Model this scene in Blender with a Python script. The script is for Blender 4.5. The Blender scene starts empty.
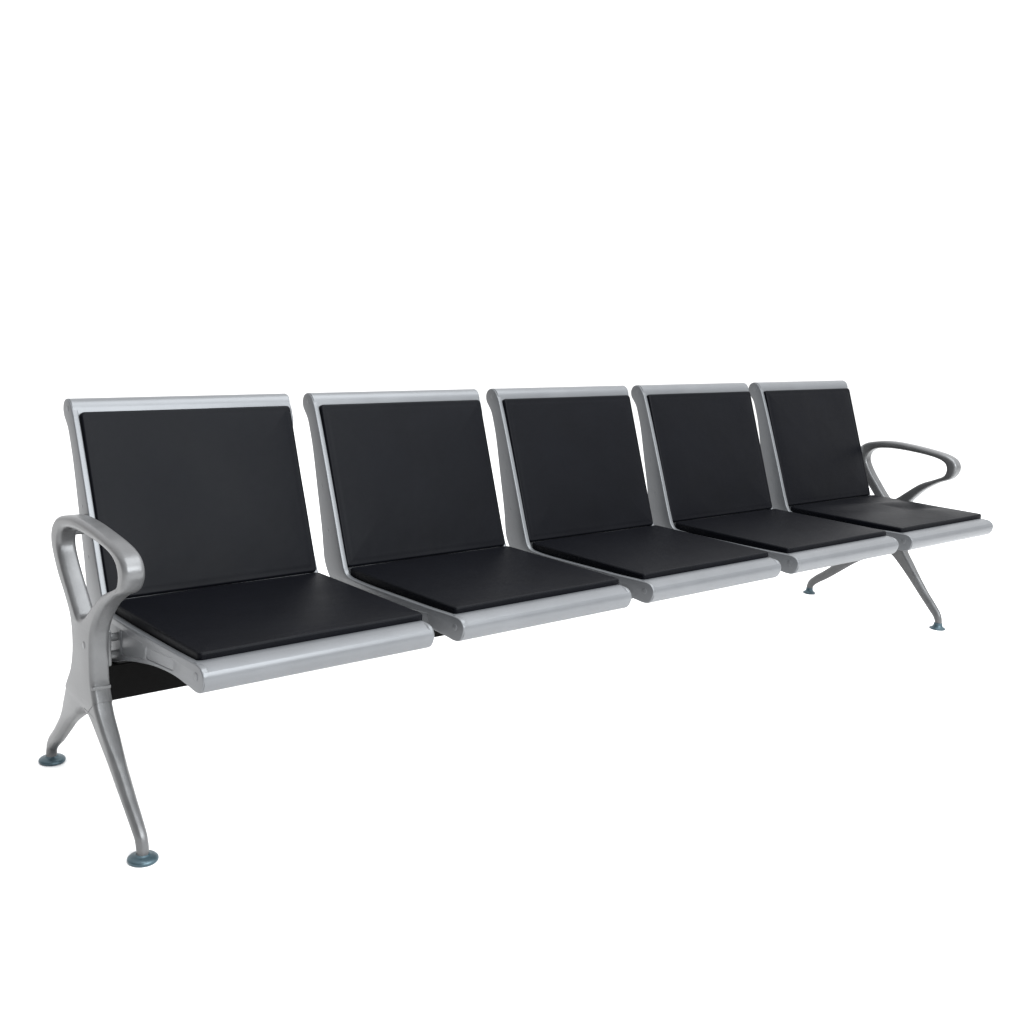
import bpy, bmesh, math, random
from mathutils import Vector, Matrix
random.seed(7)
S = bpy.context.scene
COL = S.collection

# ------------------------------------------------------------------ camera
def cam_axes(a, b, c):
    f = Vector((math.sin(a)*math.cos(b), math.cos(a)*math.cos(b), math.sin(b)))
    r = Vector((math.cos(a), -math.sin(a), 0)); u = r.cross(f)
    return math.cos(c)*r+math.sin(c)*u, -math.sin(c)*r+math.cos(c)*u, f
r_, u_, f_ = cam_axes(0.70987, -0.19586, 0.05151)
cd = bpy.data.cameras.new('camera'); cam = bpy.data.objects.new('camera', cd); COL.objects.link(cam)
M = Matrix((r_, u_, -f_)).transposed().to_4x4()
M.translation = Vector((-0.8109, -2.08626, 1.08243))
cam.matrix_world = M
cd.sensor_width = 36; cd.lens = 1137.2/1024*36; cd.clip_end = 500; cd.clip_start = .05
S.camera = cam

# ------------------------------------------------------------------ light
S.view_settings.view_transform = 'Standard'; S.view_settings.look = 'None'
S.view_settings.exposure = 0; S.view_settings.gamma = 1
W = bpy.data.worlds.new('World'); S.world = W; W.use_nodes = True
nt = W.node_tree; nt.nodes.clear()
wo = nt.nodes.new('ShaderNodeOutputWorld'); bg = nt.nodes.new('ShaderNodeBackground')
tc = nt.nodes.new('ShaderNodeTexCoord')
dp = nt.nodes.new('ShaderNodeVectorMath'); dp.operation = 'DOT_PRODUCT'
dp.inputs[1].default_value = (0.45, 0.45, 0.77)
mr = nt.nodes.new('ShaderNodeMapRange'); mr.interpolation_type = 'SMOOTHSTEP'
mr.inputs['From Min'].default_value = 0; mr.inputs['From Max'].default_value = .45
mr.inputs['To Min'].default_value = .25; mr.inputs['To Max'].default_value = 1.6
nt.links.new(tc.outputs['Generated'], dp.inputs[0])
nt.links.new(dp.outputs['Value'], mr.inputs['Value'])
nt.links.new(mr.outputs['Result'], bg.inputs['Strength'])
bg.inputs['Color'].default_value = (.985, .99, 1, 1)
nt.links.new(bg.outputs[0], wo.inputs[0])

def area(name, loc, target, sx, sy, power, col):
    l = bpy.data.lights.new(name, 'AREA'); l.shape = 'RECTANGLE'; l.size = sx; l.size_y = sy
    l.energy = power; l.color = col
    o = bpy.data.objects.new(name, l); COL.objects.link(o); o.location = loc
    o.rotation_euler = (Vector(target)-Vector(loc)).to_track_quat('-Z', 'Y').to_euler()
    return o
area('softbox', (1.9, -1.2, 4.5), (1.5, -.2, .3), 4.8, 3.4, 360, (.93, .97, 1))

area('fill_softbox', (1.2, -4.8, 3.0), (1.2, 0, .1), 4.6, 2.4, 540, (.93, .97, 1))

# ------------------------------------------------------------------ materials
def mat(name, col, metallic=0., rough=.5, spec=.5, var=0., vscale=40, bump=0., bscale=300, coat=0., bump2=0., bscale2=6, flecks=False):
    m = bpy.data.materials.new(name); m.use_nodes = True; n = m.node_tree; b = n.nodes['Principled BSDF']
    b.inputs['Base Color'].default_value = (*col, 1); b.inputs['Metallic'].default_value = metallic
    b.inputs['Roughness'].default_value = rough; b.inputs['Specular IOR Level'].default_value = spec
    b.inputs['Coat Weight'].default_value = coat; b.inputs['Coat Roughness'].default_value = .15
    t = n.nodes.new('ShaderNodeTexCoord')
    def noise(sc, det=4):
        x = n.nodes.new('ShaderNodeTexNoise'); x.inputs['Scale'].default_value = sc; x.inputs['Detail'].default_value = det
        n.links.new(t.outputs['Object'], x.inputs['Vector']); return x
    if var:
        x = noise(vscale); ra = n.nodes.new('ShaderNodeMapRange')
        ra.inputs['From Min'].default_value = .3; ra.inputs['From Max'].default_value = .7
        ra.inputs['To Min'].default_value = 1-var; ra.inputs['To Max'].default_value = 1+var
        n.links.new(x.outputs['Fac'], ra.inputs['Value'])
        src = ra.outputs['Result']
        if flecks:
            y = noise(1500, 2); rb = n.nodes.new('ShaderNodeMapRange')
            rb.inputs['From Min'].default_value = .3; rb.inputs['From Max'].default_value = .7
            rb.inputs['To Min'].default_value = .93; rb.inputs['To Max'].default_value = 1.07
            n.links.new(y.outputs['Fac'], rb.inputs['Value'])
            mu = n.nodes.new('ShaderNodeMath'); mu.operation = 'MULTIPLY'
            n.links.new(src, mu.inputs[0]); n.links.new(rb.outputs['Result'], mu.inputs[1]); src = mu.outputs[0]
        mx = n.nodes.new('ShaderNodeVectorMath'); mx.operation = 'SCALE'; mx.inputs[0].default_value = col
        n.links.new(src, mx.inputs['Scale']); n.links.new(mx.outputs[0], b.inputs['Base Color'])
        rr = n.nodes.new('ShaderNodeMapRange'); rr.inputs['To Min'].default_value = rough-.07; rr.inputs['To Max'].default_value = rough+.07
        z = noise(vscale*.5); n.links.new(z.outputs['Fac'], rr.inputs['Value']); n.links.new(rr.outputs['Result'], b.inputs['Roughness'])
    prev = None
    for st, sc, di in ((bump2, bscale2, .01), (bump, bscale, .0006)):
        if st:
            x = noise(sc, 3); bp = n.nodes.new('ShaderNodeBump'); bp.inputs['Strength'].default_value = st
            bp.inputs['Distance'].default_value = di
            n.links.new(x.outputs['Fac'], bp.inputs['Height'])
            if prev: n.links.new(prev.outputs[0], bp.inputs['Normal'])
            prev = bp
    if prev: n.links.new(prev.outputs[0], b.inputs['Normal'])
    return m
SILVER = mat('silver_powder_coat', (.094, .097, .102), .30, .37, .5, var=.05, vscale=14, bump=.12, bscale=900, flecks=True)
CAST = mat('cast_aluminium', (.090, .090, .091), .38, .35, .5, var=.10, vscale=30, bump=.45, bscale=330, flecks=True)
LEATHER = mat('black_leatherette', (.0012, .0014, .0024), 0, .47, .06, var=.1, vscale=10, bump=.35, bscale=700, bump2=.25, bscale2=7)
BLACK = mat('black_steel', (.002, .0018, .0017), 0, .6, .06, var=.1)
TEAL = mat('blue_zinc_plating', (.045, .075, .090), .5, .40, .5, var=.18, vscale=60)
FLOOR = mat('white_floor', (.95, .94, .93), 0, .9, .1)

# ------------------------------------------------------------------ helpers
def link(name, me, m, parent=None):
    o = bpy.data.objects.new(name, me); COL.objects.link(o)
    if m: me.materials.clear(); me.materials.append(m)
    if parent: o.parent = parent
    return o
def finish(bm, name, m, parent, smooth=35, loc=None):
    bmesh.ops.recalc_face_normals(bm, faces=bm.faces)
    me = bpy.data.meshes.new(name); bm.to_mesh(me); bm.free()
    me.polygons.foreach_set('use_smooth', [True]*len(me.polygons))
    if smooth < 180: me.set_sharp_from_angle(angle=math.radians(smooth))
    return link(name, me, m, parent)
def catmull(pts, n=6, closed=True):
    """pts: (y, z) or (y, z, 'c') where c marks a hard corner; rounded path through them"""
    out = []; N = len(pts)
    for i in range(N if closed else N-1):
        g = lambda k: Vector(pts[k % N][:2]) if closed else Vector(pts[max(0, min(N-1, k))][:2])
        p0, p1, p2, p3 = g(i-1), g(i), g(i+1), g(i+2)
        if len(pts[i]) > 2: p0 = p1-(p2-p1)
        if len(pts[(i+1) % N]) > 2: p3 = p2+(p2-p1)
        if len(pts[i]) > 2 and len(pts[(i+1) % N]) > 2: out.append(p1); continue
        # centripetal-ish tangents scaled by the chord
        d1 = (p2-p1).length; d0 = (p1-p0).length or d1; d2 = (p3-p2).length or d1
        m1 = ((p1-p0)/d0*d1+(p2-p1)*d0/d1*1.0)*d1/(d0+d1) if d0+d1 else p2-p1
        m1 = (p2-p0)/(d0+d1)*d1; m2 = (p3-p1)/(d1+d2)*d1
        for k in range(n):
            t = k/n; t2 = t*t; t3 = t2*t
            out.append((2*t3-3*t2+1)*p1+(t3-2*t2+t)*m1+(-2*t3+3*t2)*p2+(t3-t2)*m2)
    if not closed: out.append(Vector(pts[-1][:2]))
    return [(p.x, p.y) for p in out]
def extrude(outlines, x0, x1, bev, res=3, shrink=0):
    """profile(s) in the y-z plane extruded along x with rounded rims, as a mesh; later outlines are holes"""
    cu = bpy.data.curves.new('c', 'CURVE'); cu.dimensions = '2D'; cu.fill_mode = 'BOTH'
    for pts in outlines:
        sp = cu.splines.new('POLY'); sp.points.add(len(pts)-1); sp.use_cyclic_u = True
        for p, q in zip(sp.points, pts): p.co = (q[0], q[1], 0, 1)
    cu.extrude = (x1-x0)/2-bev; cu.bevel_depth = bev; cu.offset = -bev-shrink; cu.bevel_resolution = res
    o = bpy.data.objects.new('c', cu); COL.objects.link(o)
    me = bpy.data.meshes.new_from_object(o); bpy.data.objects.remove(o); bpy.data.curves.remove(cu)
    bm = bmesh.new(); bm.from_mesh(me); bpy.data.meshes.remove(me)
    bmesh.ops.remove_doubles(bm, verts=bm.verts, dist=1e-5)
    for v in bm.verts:
        y, z, x = v.co; v.co = ((x0+x1)/2+x, y, z)
    return bm
def cut(bm, co, no, keep_pos):
    b = bm.copy()
    bmesh.ops.bisect_plane(b, geom=b.verts[:]+b.edges[:]+b.faces[:], plane_co=co, plane_no=no,
                           clear_inner=keep_pos, clear_outer=not keep_pos)
    return b
def box(bm, x0, x1, y0, y1, z0, z1, bev=.002):
    b = bmesh.new(); bmesh.ops.create_cube(b, size=1)
    for v in b.verts: v.co = ((x0+x1)/2+v.co.x*(x1-x0), (y0+y1)/2+v.co.y*(y1-y0), (z0+z1)/2+v.co.z*(z1-z0))
    if bev: bmesh.ops.bevel(b, geom=b.edges[:], offset=bev, segments=3, profile=.5, affect='EDGES')
    me = bpy.data.meshes.new('t'); b.to_mesh(me); b.free(); bm.from_mesh(me); bpy.data.meshes.remove(me)
def rings(bm, rr, cap=True):
    vs = [[bm.verts.new(p) for p in r] for r in rr]
    for a, b in zip(vs, vs[1:]):
        n = len(a)
        for i in range(n): bm.faces.new((a[i], a[(i+1) % n], b[(i+1) % n], b[i]))
    if cap: bm.faces.new(vs[0][::-1]); bm.faces.new(vs[-1])
def disc(bm, c, axis, r, h, bev=.001, n=24):
    """short cylinder with a softened rim, from c along unit axis"""
    axis = Vector(axis); u = axis.orthogonal().normalized(); v = axis.cross(u); c = Vector(c)
    ring = lambda rad, d: [c+axis*d+(u*math.cos(2*math.pi*k/n)+v*math.sin(2*math.pi*k/n))*rad for k in range(n)]
    rings(bm, [ring(r, 0), ring(r, h-bev), ring(r-bev*.3, h-bev*.3), ring(r-bev, h)])

# ------------------------------------------------------------------ floor
bm = bmesh.new(); R = 60
vs = [bm.verts.new(p) for p in ((-R, -R, 0), (R, -R, 0), (R, R, 0), (-R, R, 0))]; bm.faces.new(vs)
fl = finish(bm, 'floor', FLOOR, None); fl['kind'] = 'structure'

# ------------------------------------------------------------------ bench
P, SW = .56, .4985            # seat pitch and width
L = 4*P+SW
bench = bpy.data.objects.new('waiting_bench', None); COL.objects.link(bench)
bench['label'] = 'five-seat silver metal waiting bench with black padded seats and looped armrests'
bench['category'] = 'bench'

# side plates ------------------------------------------------------
top_c, top_r = (.266, .790), .024
PLATE = [(.0985, .428), (.150, .560), (.200, .688), (.236, .775), (.246, .793),
         (.257, .806), (.272, .8110), (.287, .805), (.294, .791), (.291, .776), (.281, .764), (.270, .751), (.261, .732),
         (.244, .684), (.220, .590), (.197, .500), (.189, .458), (.182, .426), (.165, .398), (.132, .367), (.098, .330), (.066, .309),
         (-.010, .331), (-.080, .348), (-.160, .363), (-.240, .3705), (-.300, .3685), (-.332, .3668), (-.350, .3735),
         (-.3590, .392), (-.3575, .405), (-.346, .4155), (-.322, .4175), (-.240, .4135), (-.120, .4095), (.0, .406), (.060, .4065), (.085, .411)]
plate_pts = catmull(PLATE, 4)
plate_right = catmull([(y+.006, z) if i < 5 else (y, z) for i, (y, z) in enumerate(PLATE)], 4)
panel_a = catmull([(.048, .385, 'c'), (-.035, .385, 'c'), (-.030, .352, 'c'), (.048, .335, 'c')], 1)
def rrect(y0, y1, z0, z1, r=.006, sk=0):
    o = []
    for cy, cz, a in ((y1-r, z1-r, 0), (y0+r, z1-r, 90), (y0+r, z0+r, 180), (y1-r, z0+r, 270)):
        for k in range(5):
            t = math.radians(a+k*22.5); o.append((cy+r*math.cos(t), cz+r*math.sin(t)+sk*(cy+r*math.cos(t)-y1)))
    return o
def make_plate(side):
    pp = plate_right if side else plate_pts
    bm = extrude([pp], .0016, .0112, .0012, 3, .002)
    hole1 = [(.004, .388), (-.100, .391), (-.106, .386), (-.106, .366), (-.100, .361), (.0, .341), (.004, .345)]
    hole2 = rrect(-.238, -.118, .367, .388, .006, -.10)
    b2 = extrude([pp, hole1, hole2], .0, .0130, .0055, 5) if side else extrude([pp, hole1, hole2], 0, .0130, .0025, 3)
    me = bpy.data.meshes.new('t'); b2.to_mesh(me); b2.free(); bm.from_mesh(me); bpy.data.meshes.remove(me)
    disc(bm, (.0003, -.331, .396), (-1, 0, 0), .0075, .0012, .0006)          # plugs over the tube screws
    disc(bm, (.0003, .266, .791), (-1, 0, 0), .0065, .0010, .0006)
    for y, z in ((.168, .50), (.196, .60)): disc(bm, (.0003, y, z), (-1, 0, 0), .0035, .0006, .0004)
    if side:
        for v in bm.verts: v.co.x = -v.co.x+.007*max(0, min(1, (v.co.z-.735)/.02))-.008*max(0, min(1, (-.20-v.co.y)/.08))
        bmesh.ops.reverse_faces(bm, faces=bm.faces)
    return bm

# pressed shell with its two rolls ----------------------------------
def arc(c, r, a0, a1, n):
    return [(c[0]+r*math.cos(math.radians(a0+(a1-a0)*k/n)), c[1]+r*math.sin(math.radians(a0+(a1-a0)*k/n))) for k in range(n+1)]
def shell_bm():
    s = []
    s += [(.1145, .4165)]                                   # inner corner, going up the back face
    s += [(.2405, .772)]
    s += arc((.2690, .7870), .0246, 165, -125, 16)         # top roll
    s += [(.246, .752), (.2445, .748), (.118, .399), (.108, .3925)]
    s += [(-.285, .3935), (-.300, .386)]
    s += arc((-.3318, .3943), .0278, -50, -212, 20)
    s += [(-.3545, .4085), (-.3420, .4150), (-.3250, .4185), (-.316, .4175), (-.300, .4150), (-.10, .4045), (.085, .4045), (.104, .408)]
    pts = s
    n = len(pts); bm = bmesh.new()
    rings(bm, [[(x-(.008*max(0, min(1, (-.20-y)/.08)) if x > .1 else 0)+(.007*max(0, min(1, (z-.735)/.02)) if x > .3 else 0), y, z) for y, z in pts] for x in (.0030, SW/2, SW-.0060)], cap=True)
    return bm

# cushions ------------------------------------------------------------
def cushion_bm(x0, x1, base, d, nrm, length, t, seed, dents=()):
    """padded slab: x0..x1 wide, from base along d, its top towards nrm"""
    rnd = random.Random(seed); ph = [rnd.uniform(0, 6.28) for _ in range(6)]
    base, d, nrm = Vector(base), Vector(d).normalized(), Vector(nrm).normalized()
    w = x1-x0; r = .0055; bm = bmesh.new(); N = 30; Mx = 30
    def outline(inset):
        rc = max(.009-inset, .001); pts = []
        for cx, cy, a in ((w-rc-inset, length-rc-inset, 0), (rc+inset, length-rc-inset, 90), (rc+inset, rc+inset, 180), (w-rc-inset, rc+inset, 270)):
            for k in range(5):
                th = math.radians(a+k*22.5); pts.append((cx+rc*math.cos(th), cy+rc*math.sin(th)))
        # even points on the straight runs so that every ring can wave
        res = []
        for i, p in enumerate(pts):
            q = pts[(i+1) % len(pts)]; res.append(p)
            if i % 5 == 4:
                for k in range(1, N): res.append((p[0]+(q[0]-p[0])*k/N, p[1]+(q[1]-p[1])*k/N))
        return res
    def wave(a, b):
        h = .0006*math.sin(9*a+ph[0]+3*b)+.0005*math.sin(13*b+ph[1]+2*a)+.00035*math.sin(21*a+17*b+ph[2])
        for (ca, cb, ra, rb, hh, rot) in dents:
            ua, ub = a-ca, b-cb; ua, ub = ua*math.cos(rot)+ub*math.sin(rot), -ua*math.sin(rot)+ub*math.cos(rot)
            h += hh*math.exp(-(ua/ra)**2-(ub/rb)**2)
        return h
    prof = [(0, 0), (0, t-r)]+[(r-r*math.cos(math.radians(k*18)), t-r+r*math.sin(math.radians(k*18))) for k in range(1, 6)]
    prof += [(.0105, t-.0006), (.015, t+.0002)]
    ins = [.022, .032, .045, .060, .08, .10, .125, .15]
    prof += [(i, t+.0026*(1-math.exp(-(i-.015)/.05))) for i in ins]
    rr = []
    for ins_, h in prof:
        ring = []
        for a, b in outline(ins_):
            k = min(1, max(0, (ins_-.002)/.03))
            e = .0005*math.sin(a*17+ph[3])*(1 if ins_ < .01 else .5)
            ring.append(base+Vector((x0+a, 0, 0))+d*b+nrm*(h+(wave(a, b)*k if h > t-r else 0)+(e if h > 0 else 0)))
        rr.append(ring)
    vs = [[bm.verts.new(p) for p in q] for q in rr]
    for A, B in zip(vs, vs[1:]):
        n = len(A)
        for i in range(n): bm.faces.new((A[i], A[(i+1) % n], B[(i+1) % n], B[i]))
    bm.faces.new(vs[0][::-1])
    bmesh.ops.triangle_fill(bm, edges=[e for e in bm.edges if e.is_boundary], use_beauty=True)
    return bm

def back_cushion_bm(seed):
    d = Vector((0, .133, .363)).normalized(); n = Vector((0, -.363, .133)).normalized()
    base = Vector((0, .099, .4235))-n*.0150
    return cushion_bm(.0135, SW-.0045, base, d, n, .3885, .0150, seed)
def seat_cushion_bm(seed, dents=()):
    d = Vector((0, -.4100, .0065)).normalized(); n = Vector((0, .0065, .41)).normalized()
    base = Vector((0, .0935, .4050))
    return cushion_bm(.0135, SW-.0045, base, d, n, .4080, .0200, seed, dents)

def bracket_bm(x):
    b = bmesh.new(); box(b, x, x+.03, .0, .105, .312, .392, .002); return b

first = None
for i in range(5):
    x = i*P
    if first is None:
        fr = finish(shell_bm(), 'seat_frame', SILVER, bench, 30)
        first = fr
        pl = finish(make_plate(0), 'side_plate', SILVER, fr, 40)
        pr = finish(make_plate(1), 'side_plate', SILVER, fr, 40); pr.location.x = SW
        kids = [pl, pr]+[finish(bracket_bm(bx), 'mounting_bracket', BLACK, fr, 40) for bx in (.09, SW-.12)]
    else:
        fr = first.copy(); COL.objects.link(fr); fr.parent = bench
        for k in kids:
            c = k.copy(); COL.objects.link(c); c.parent = fr
    fr.location.x = x
    finish(back_cushion_bm(10+i), 'back_cushion', LEATHER, fr, 60)
    dn = {4: ((.27, .13, .24, .035, .0075, .3), (.33, .22, .2, .03, -.0060, .3)), 0: ((.3, .12, .1, .12, -.0015, 0),),
          3: ((.22, .2, .12, .08, -.0012, .4),)}.get(i, ((.24, .2, .14, .12, -.001, .2*i),))
    finish(seat_cushion_bm(30+i, dn), 'seat_cushion', LEATHER, fr, 60)

# beam ------------------------------------------------------------------
bm = bmesh.new(); box(bm, -.028, L+.026, .040, .088, .234, .3085, .003)
finish(bm, 'support_beam', BLACK, bench, 40)

# end frames --------------------------------------------------------------
# leg centre lines in the y-z plane with the half thickness at each point
FRONT = [(.012, .262, .030), (-.014, .226, .0270), (-.048, .188, .0225), (-.087, .146, .0195), (-.126, .103, .0170), (-.158, .070, .0155),
         (-.180, .045, .0138), (-.187, .026, .0124), (-.187, .010, .0120)]
REAR = [(.090, .245, .030), (.130, .208, .0260), (.175, .170, .0220), (.225, .128, .0190), (.275, .088, .0170), (.314, .060, .0152),
        (.335, .040, .0136), (.341, .024, .0124), (.341, .010, .0120)]
def sides(path):
    a, b = [], []
    for i, (y, z, h) in enumerate(path):
        p = Vector(path[max(0, i-1)][:2]); q = Vector(path[min(len(path)-1, i+1)][:2])
        t = (q-p).normalized(); n = Vector((-t.y, t.x))
        a.append((y+n.x*h, z+n.y*h)); b.append((y-n.x*h, z-n.y*h))
    return a, b
fa, fb = sides(FRONT); ra, rb = sides(REAR)
if fa[4][0] > fb[4][0]: fa, fb = fb, fa          # fa: the front side of the front leg
if ra[4][0] < rb[4][0]: ra, rb = rb, ra          # ra: the rear side of the rear leg
hard = lambda p: (p[0], p[1], 'c')
LOOP = [(.125, .270), (.104, .300), (.093, .335), (.092, .372), (.100, .405), (.125, .437), (.160, .474), (.184, .508), (.197, .540), (.192, .568), (.168, .591),
        (.127, .604), (.070, .612), (.0, .611), (-.080, .604), (-.140, .595), (-.172, .583), (-.187, .564), (-.187, .542), (-.170, .518),
        (-.128, .499), (-.078, .467), (-.041, .431), (-.020, .400), (-.013, .370), (-.012, .330), (-.014, .295)]
OUT = LOOP+fa[1:8]+[hard(fa[8]), hard(fb[8])]+fb[7:2:-1]+[(-.005, .203), (.022, .221), (.045, .2255), (.072, .215), (.100, .192)]+rb[2:8]+[hard(rb[8]), hard(ra[8])]+ra[7:1:-1]
HOLE = [(.042, .414), (.022, .422), (-.010, .447), (-.062, .485), (-.120, .511), (-.146, .526), (-.152, .548), (-.142, .566),
        (-.110, .578), (-.050, .585), (.020, .588), (.080, .586), (.126, .577), (.149, .559), (.153, .535), (.133, .500),
        (.100, .461), (.066, .423), (.055, .414)]
def shape_x(bm, dfront, drear, dz):
    """the casting is widest at the hand pad and tapers down the legs; the feet are set slightly inwards"""
    for v in bm.verts:
        y, z = v.co.y, v.co.z
        k = 1.0
        v.co.z += dz*max(0, min(1, (z-.44)/.12))
        if z > .42: k = 1+.06*max(0, min(1, (-.05-y)/.1))
        t = max(0, min(1, (.25-z)/.21)); k *= 1-.38*t
        v.co.x = v.co.x*k
        if z < .20:                                              # the legs round off to an oval section
            path = FRONT if y < .045 else REAR; best = None
            for (y0, z0, h0), (y1, z1, h1) in zip(path, path[1:]):
                a = Vector((y0, z0)); d = Vector((y1, z1))-a; q = max(0, min(1, (Vector((y, z))-a).dot(d)/d.length_squared))
                c = a+d*q; e = (Vector((y, z))-c).length
                if best is None or e < best[0]: best = (e, c, h0+(h1-h0)*q)
            e, c, h = best; hwx = .0195*k; m = max(0, min(1, (.20-z)/.05))*.85
            A = min(1, e/h); B = max(-1, min(1, v.co.x/hwx))
            sa = math.sqrt(1-B*B/2)*m+(1-m); sb = math.sqrt(1-A*A/2)*m+(1-m)
            if z > .013:
                v.co.y = c.x+(y-c.x)*sa; v.co.z = c.y+(z-c.y)*sa
            v.co.x *= sb
        v.co.x += (dfront if y < .03 else drear)*t
def foot_bm(x0, y, s):
    bm = bmesh.new(); n = 40
    prof = [(.0245, 0), (.0272, .0012), (.0285, .0040), (.0280, .0068), (.0255, .0095), (.0215, .0115), (.0165, .0128), (.0145, .0132), (.0135, .0150), (.0100, .0160)]
    if s < 1: prof = [(.0265, 0), (.0285, .0015), (.0280, .0040), (.0230, .0065), (.0180, .0095), (.0160, .0150), (.0155, .0210), (.012, .0225)]
    rings(bm, [[(x0+r*s*math.cos(2*math.pi*k/n), y+r*s*math.sin(2*math.pi*k/n), z) for k in range(n)] for r, z in prof])
    return bm
def end_frame(xc, inward, gap, dfront, drear, sf, sr, dz):
    """xc: mid plane; inward: +1 when the seats lie towards +x; gap: to the seat plate"""
    hw = .0195
    full = extrude([catmull(OUT, 5), catmull(HOLE, 6)], -hw, hw, .0100, 6); shape_x(full, dfront, drear, dz)
    arm = cut(full, (0, 0, .400), (0, 0, 1), True); rest = cut(full, (0, 0, .400), (0, 0, 1), False); full.free()
    nf = Vector((0, .55, .70)).normalized(); cf = (0, .004, .238)
    nr = Vector((0, -.72, .60)).normalized(); cr = (0, .110, .222)
    a1 = cut(rest, (0, .045, 0), (0, 1, 0), False); a2 = cut(rest, (0, .045, 0), (0, 1, 0), True); rest.free()
    fl = cut(a1, cf, nf, False); u1 = cut(a1, cf, nf, True); rl = cut(a2, cr, nr, False); u2 = cut(a2, cr, nr, True)
    for b, path in ((fl, FRONT), (rl, REAR)):                      # the legs step in a little under the casting's joint
        for v in b.verts:
            v.co.x *= .955
            if v.co.z > .06:
                best = None
                for (y0, z0, h0), (y1, z1, h1) in zip(path, path[1:]):
                    a = Vector((y0, z0)); d = Vector((y1, z1))-a; p = Vector((v.co.y, v.co.z)); q = max(-.6, min(1, (p-a).dot(d)/d.length_squared))
                    c = a+d*q
                    if best is None or (p-c).length < best[0]: best = ((p-c).length, c)
                c = best[1]; w = .06*min(1, (v.co.z-.06)/.05)
                v.co.y += (c.x-v.co.y)*w; v.co.z += (c.y-v.co.z)*w
    for b in (u1, u2):
        for co, no in ((cf, nf), (cr, nr)):
            ed = [e for e in b.edges if e.is_boundary and all(abs((v.co-Vector(co)).dot(no)) < 1e-4 for v in e.verts)]
            if ed: bmesh.ops.triangle_fill(b, edges=ed, use_beauty=True)
    me = bpy.data.meshes.new('t'); u2.to_mesh(me); u2.free(); u1.from_mesh(me); bpy.data.meshes.remove(me); up = u1
    bmesh.ops.remove_doubles(up, verts=up.verts, dist=1e-5)
    b0, b1 = sorted((inward*(hw-.003), inward*(hw+.0085)))
    box(up, b0, b1, .002, .040, .320, .392, .003)                  # pad for the seat bolts
    disc(up, (inward*(hw+.006), .022, .372), (inward, 0, 0), .008, gap-.0055, .001)
    disc(up, (inward*(hw+.006), .022, .337), (inward, 0, 0), .008, gap-.0055, .001)
    b0, b1 = sorted((inward*(hw-.004), inward*(hw+gap+.003)))
    box(arm, b0, b1, .168, .186, .548, .586, .004)                 # lug to the seat back
    box(up, -.0182, .0182, -.0172, .004, .2830, .2905, .0016)      # ridge above the front leg
    u = finish(up, 'upright', CAST, bench, 40); u.location.x = xc
    finish(arm, 'armrest', CAST, u, 40)
    bm = bmesh.new(); disc(bm, (-inward*(hw-.0003), .020, .366), (-inward, 0, 0), .0070, .0010, .0005)
    finish(bm, 'bolt_cap', CAST, u, 40)
    for b, fx, fy, s in ((fl, dfront, -.187, sf), (rl, drear, .341, sr)):
        lg = finish(b, 'leg', CAST, bench, 40); lg.location.x = xc
        finish(foot_bm(fx, fy, s), 'foot_pad', TEAL, lg, 50)
    a1.free(); a2.free()
end_frame(-.0465, 1, .027, .007, .019, 1, 1, -.004)
end_frame(L+.0440, -1, .0245, -.004, -.004, .92, .80, .005)
